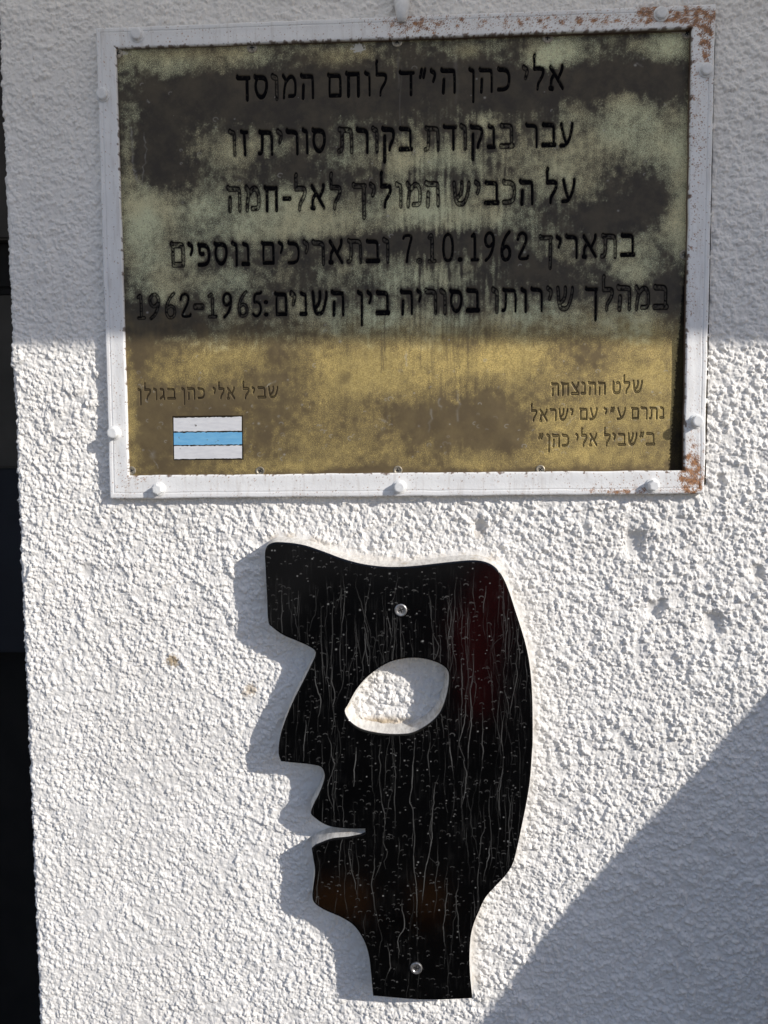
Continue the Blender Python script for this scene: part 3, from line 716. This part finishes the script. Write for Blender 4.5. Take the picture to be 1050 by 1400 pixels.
# the trail mark's dark engraved bed
fx0, fx1 = pl(236.5, 600)[0], pl(332.5, 600)[0]; fz1, fz0 = pl(285, 568.5)[1], pl(285, 629)[1]
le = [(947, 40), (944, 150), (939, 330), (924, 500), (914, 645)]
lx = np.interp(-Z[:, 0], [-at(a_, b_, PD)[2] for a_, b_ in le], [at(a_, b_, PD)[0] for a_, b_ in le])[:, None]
INK = np.maximum(INK, .88*sstep(-.0004, .0016, X-lx+.0006*nd))          # black dirt along the right rim, also painting the frame's shadow darker
bed = (X > fx0) & (X < fx1) & (Z > fz0) & (Z < fz1)
INK = np.where(bed, .85, INK); DEP = np.where(bed, .0004, DEP)
Y = plate_y(X)+DEP+.00010*nb
me = np_mesh('plate', np.stack([X, Y, Z], -1).reshape(-1, 3), grid_quads(*X.shape))
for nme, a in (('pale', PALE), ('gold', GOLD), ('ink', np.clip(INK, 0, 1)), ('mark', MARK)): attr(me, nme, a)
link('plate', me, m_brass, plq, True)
del X, Y, Z, F, INK, DEP, HALO, PALE, GOLD, MARK, DR, nb, nc, nd, vs_, grain, wear_n

# painted trail mark: three stripes in the bed
trail = empty('trail_mark'); trail.parent = plq; trail.location = -Vector(plq.location)
def stripe(q4, mat, nm):
    P = [np.array(at(x, y, PD)) for x, y in q4]; n_ = 40
    bm = bmesh.new(); up = []; lo = []; r_ = random.Random(nm+str(q4[0]))
    for k in range(n_+1):
        t = k/n_; a = P[0]+(P[1]-P[0])*t; b = P[3]+(P[2]-P[3])*t
        a = a+np.array([0, 0, r_.gauss(0, .00022)]); b = b+np.array([0, 0, r_.gauss(0, .00022)])
        y = plate_y(a[0])-.0001
        up.append((bm.verts.new((a[0], y, a[2])), bm.verts.new((a[0], y+.0009, a[2])))); lo.append((bm.verts.new((b[0], y, b[2])), bm.verts.new((b[0], y+.0009, b[2]))))
    for k in range(n_):
        bm.faces.new([up[k][0], up[k+1][0], lo[k+1][0], lo[k][0]]); bm.faces.new([up[k][0], up[k][1], up[k+1][1], up[k+1][0]]); bm.faces.new([lo[k][0], lo[k+1][0], lo[k+1][1], lo[k][1]])
    bm.faces.new([up[0][0], lo[0][0], lo[0][1], up[0][1]]); bm.faces.new([up[-1][0], up[-1][1], lo[-1][1], lo[-1][0]])
    return bm_obj(nm, bm, mat, trail)
for nm, q4, m_ in (('white_stripe', [(238, 571.5), (330.5, 570), (330.5, 588.8), (238.2, 590)], m_swhite), ('blue_stripe', [(238.2, 591.8), (331, 590.6), (331, 607.4), (238.4, 608.6)], m_sblue),
                   ('white_stripe', [(238.6, 610), (331, 609), (331, 626.5), (239, 627.5)], m_swhite)):
    o = stripe(q4, m_, nm); o.location = (0, 0, 0)
# small screws along the plate's rim
def screw(px, py, depth, r, parent, mats, base_y, rot, name='screw', h=.0009):
    c = at(px, py, depth); c[1] = base_y(c[0]) if callable(base_y) else base_y
    bm = bmesh.new()
    lathe(bm, [(r*1.12, -.0004), (r*1.1, h*.7), (r*.95, h), (r*.72, h*.85), (r*.60, h*.35), (r*.42, h*.3)], 24, c)
    for a in (rot, rot+math.pi/2):
        dx, dz = math.cos(a)*r*.5, math.sin(a)*r*.5; ex, ez = -math.sin(a)*r*.11, math.cos(a)*r*.11; y = c[1]-h*.3-.00012
        f = bm.faces.new([bm.verts.new((c[0]+sx*dx+sz*ex, y-(0 if a == rot else .00005), c[2]+sx*dz+sz*ez)) for sx, sz in ((-1, -1), (1, -1), (1, 1), (-1, 1))]); f.material_index = 1
    return bm_obj(name, bm, mats, parent)
for k, (px, py) in enumerate(((345, 66), (543, 57), (749, 51), (940, 44), (162, 74), (181, 643.5), (356, 644), (544, 643), (739, 642), (937, 348))):
    screw(px, py, PD, .0047 if py < 600 else .0042, plq, [m_screw, m_slot], plate_y, k*.7)

# ------------------------------------------------------------------ black profile of a head
head = empty('face_profile', 'glossy black cut-out of a face in profile with an eye hole, below the plaque', 'cut-out', tuple(at(578, 1365)))
AC = .0022
def ring_mesh(levels_out, levels_in, front_cap):
    """stacked outlines (polygon, y) for the outer edge and for the eye, closed by a front cap"""
    V = []; Q = []; Tt = []
    def add(lv, flip):
        st = []
        for P, y in lv:
            st.append(len(V)); V.extend([(a, y, b) for a, b in P])
        n_ = len(lv[0][0])
        for s0, s1 in zip(st, st[1:]):
            for k in range(n_):
                q_ = [s0+k, s0+(k+1) % n_, s1+(k+1) % n_, s1+k]; Q.append(q_[::-1] if flip else q_)
        return st[0]
    a0 = add(levels_out, False); b0 = add(levels_in, True)
    if front_cap:
        A, B = levels_out[0][0], levels_in[0][0]
        tr = tessellate_polygon([[Vector((x, z, 0)) for x, z in A], [Vector((x, z, 0)) for x, z in B]])
        ids = list(range(a0, a0+len(A)))+list(range(b0, b0+len(B))); y0 = levels_out[0][1]
        for t in tr:
            t = [ids[k] for k in t]
            p_ = [np.array(V[k]) for k in t]
            if np.cross(p_[1]-p_[0], p_[2]-p_[0])[1] > 0: t = t[::-1]
            Tt.append(t)
    return np.array(V), np.array(Q), np.array(Tt) if Tt else None
eb = .0005
Vp, Qp, Tp = ring_mesh([(offset(out2, -eb), -HM), (offset(out2, -eb*.3), -HM+.00015), (out2, -HM+.0005), (out2, -HM+AC)],
                       [(offset(eye2, eb), -HM), (offset(eye2, eb*.3), -HM+.00015), (eye2, -HM+.0005), (eye2, -HM+AC)], True)
# dense sheet that carries the dried water marks
FS = .00045
lo, hi = out2.min(0), out2.max(0)
hx = np.arange(lo[0], hi[0], FS); hz = np.arange(lo[1], hi[1], FS)
X, Z = np.meshgrid(hx, hz)
ok = inside(offset(out2, -.0012), X, Z) & ~inside(offset(eye2, .0012), X, Z)
D = np.zeros(X.shape); r6 = random.Random(3)
def mp(px, py): q_ = at(px, py, HM); return (q_[0], q_[2])
def run(px, py, L, val, wd, wander=1.0):
    x = px; y = py; P = [mp(x, y)]; v = 0
    amp = r6.uniform(.5, 1.5); f1 = 1.0
    while y < py+L:
        v = .62*v+r6.gauss(0, .62)*wander*amp-.010*(x-px); x += v; y += r6.uniform(3.5, 8); P.append(mp(x, y))
        if r6.random() < .006 and L > 120: run(x, y, r6.uniform(30, 110), val*.8, wd*.9, wander*1.6)
    n_ = len(P)
    for k in range(n_-1):
        f = min(1, 3.0*(k+1)/n_)*min(1, 2.2*(n_-k)/n_)
        f1 = min(1.15, max(.12, f1+r6.gauss(0, .22)))
        splat(D, P[k:k+2], wd*(.75+.4*f1), val*f*f1, hx[0], hz[0], FS)
for k in range(230):
    px = r6.uniform(366, 728); py = r6.uniform(775, 1300) if k > 90 else r6.uniform(775, 900)
    run(px, py, r6.triangular(18, 260, 60), r6.triangular(.03, .22, .06), r6.uniform(.0002, .00033))
for px, py, L, s in ((430,905,120,.42),(448,1000,130,.4),(487,1022,60,.5),(512,1005,330,.5),(520,1040,330,.4),(566,1003,190,.5),(592,1070,230,.5),(600,1060,100,.35),(640,930,250,.42),(648,880,360,.40),(660,960,260,.38),(615,1010,60,.45),
                     (478,1150,130,.5),(452,905,120,.35),(418,985,60,.4),(500,860,60,.35),(566,1120,230,.4),(690,960,230,.35),(670,1150,60,.45),(550,1230,130,.45),(612,1200,160,.42),(640,1300,60,.4),(530,1290,70,.4),(400,820,120,.25),(385,790,120,.22)):
    run(px, py, L*.8, s*.62, .0003, 1.3)
for k in range(1500):                            # rims of dried drops
    px, py = r6.uniform(364, 728), r6.uniform(745, 1365)
    x, z = mp(px, py); r = r6.triangular(.0005, .0028, .0010); s = r6.triangular(.02, .27, .05); P = []
    t0 = r6.uniform(-.15, .5); t1 = r6.uniform(.55, 1.15); fl = r6.uniform(.4, .9)
    for q_ in range(6):
        t = math.pi*(t0+(t1-t0)*q_/5); P.append((x+r*math.cos(t), z+fl*r*math.sin(t)))
    splat(D, P, .00034, s, hx[0], hz[0], FS)
for k in range(420):
    x, z = mp(r6.uniform(364, 728), r6.uniform(745, 1365)); splat(D, [(x, z), (x+.0002, z)], r6.triangular(.0003, .0008, .0004), r6.triangular(.05, .8, .12), hx[0], hz[0], FS)
haze = sample(noise_tile(51, 1024, 40, 160), X, Z, FS); vst = sample(noise_tile(52, 1024, 3, 9), X, Z*.06, FS)
D += .012*sstep(.6, 2.4, vst+.5*haze)
D = np.clip(D, 0, 1)
n_, m_ = X.shape; cellok = ok[:-1, :-1] & ok[1:, :-1] & ok[:-1, 1:] & ok[1:, 1:]
Qg = grid_quads(n_, m_)[cellok.ravel()]
used = np.unique(Qg); remap = np.full(n_*m_, -1); remap[used] = np.arange(len(used))+len(Vp)
Vg = np.stack([X, np.full(X.shape, -HM-.0001), Z], -1).reshape(-1, 3)[used]
me = np_mesh('face_panel', np.concatenate([Vp, Vg]), np.concatenate([Qp, remap[Qg]]), Tp)
attr(me, 'dirt', np.concatenate([np.zeros(len(Vp)), D.ravel()[used]]))
link('face_panel', me, m_acr, head)
FL = .0034                                       # the foam block widens towards the wall
Vb, Qb, _ = ring_mesh([(out2, -HM+AC), (offset(out2, FL*.25), -HM*.7), (offset(out2, FL*.6), -HM*.35), (offset(out2, FL), .003)],
                      [(eye2, -HM+AC), (offset(eye2, -FL*.25), -HM*.7), (offset(eye2, -FL*.6), -HM*.35), (offset(eye2, -FL*1.35), .003)], False)
link('backing_block', np_mesh('backing_block', Vb, Qb), m_back, head)
m_steel = simple('steel_screw', (.38, .37, .36), .35, metal=.8, scale=400, var=.3)
for k, (px, py) in enumerate(((548, 834), (569, 1323))):
    screw(px, py, HM, .0058, head, [m_steel, m_slot], -HM-.0002, .4+k, h=.0016)

# ------------------------------------------------------------------ unseen red sheet, added behind the camera for the gloss to mirror
def mirrored(px, py, y):
    """where the line of sight to the head's face, mirrored there, meets the plane at y"""
    p_ = at(px, py, HM); d = p_-CAM; K = -1.5; x0 = .33   # the added red sheet is turned half to the sun
    t = (p_[1]-y-K*(p_[0]-x0))/(d[1]+K*d[0])
    return np.array([p_[0]+d[0]*t, p_[1]-d[1]*t, p_[2]+d[2]*t])
YC = -2.3
m_red_sheet = simple('red_sheet', (.38, .018, .022), .85, scale=14, var=.25)
m_post = simple('dark_post', (.02, .02, .02), .7)
cl = empty('red_reflection_sheet', 'unseen red sheet, added for the faint red reflection in the black profile beside the eye', 'cloth', tuple(mirrored(650, 975, YC)))
cor = [(655, 775), (700, 770), (705, 812), (672, 840), (668, 880), (672, 940), (668, 978), (640, 972), (634, 920), (626, 880), (622, 846), (652, 836)]
bm = bmesh.new(); rc = random.Random(4)
P = curve_pts([mirrored(x, y, YC) for x, y in cor], n=4)
fr = [bm.verts.new(p_) for p_ in P]; bk = [bm.verts.new(p_+np.array([-.025, -.02, 0])) for p_ in P]
bm.faces.new(fr); bm.faces.new(bk)
for i in range(len(P)): bm.faces.new([fr[i], fr[(i+1) % len(P)], bk[(i+1) % len(P)], bk[i]])
bmesh.ops.triangulate(bm, faces=[f for f in bm.faces if len(f.verts) > 4])
bm_obj('mirrored_red', bm, m_red_sheet, cl)
tp = mirrored(690, 785, YC)
bm = bmesh.new(); box(bm, (tp[0]-.06, tp[1]-.07, GZ), (tp[0]-.03, tp[1]-.04, tp[2]+.05)); bm_obj('post', bm, m_post, cl)

# two unseen brown blocks added for the amber reflections in the chin
def mirrored_low(px, py, z):
    p_ = at(px, py, HM); d = p_-CAM; t = (z-p_[2])/d[2]
    return np.array([p_[0]+d[0]*t, p_[1]-d[1]*t, z])
m_brown_block = simple('brown_block', (.42, .17, .035), .7, scale=30, var=.25)
for nm, quad in (('unseen brown block, added for the reflection under the lip of the black profile', [(424, 1204), (503, 1204), (503, 1248), (424, 1248)]),
                 ('shorter unseen brown block, added for the reflection in the middle of the black neck', [(562, 1206), (606, 1206), (606, 1248), (562, 1248)])):
    P = [mirrored_low(x, y, GZ+.05) for x, y in quad]
    bm = bmesh.new(); u_ = [bm.verts.new(p_) for p_ in P]; d_ = [bm.verts.new(p_-np.array([0, 0, .05])) for p_ in P]
    bm.faces.new(u_); bm.faces.new(d_)
    for i in range(4): bm.faces.new([u_[i], u_[(i+1) % 4], d_[(i+1) % 4], d_[i]])
    bmesh.ops.bevel(bm, geom=list(bm.edges), offset=.006, segments=2, affect='EDGES')
    o = bm_obj('reflection_block', bm, m_brown_block); o['label'] = nm; o['category'] = 'plank'; o['group'] = 'blocks added for reflections'
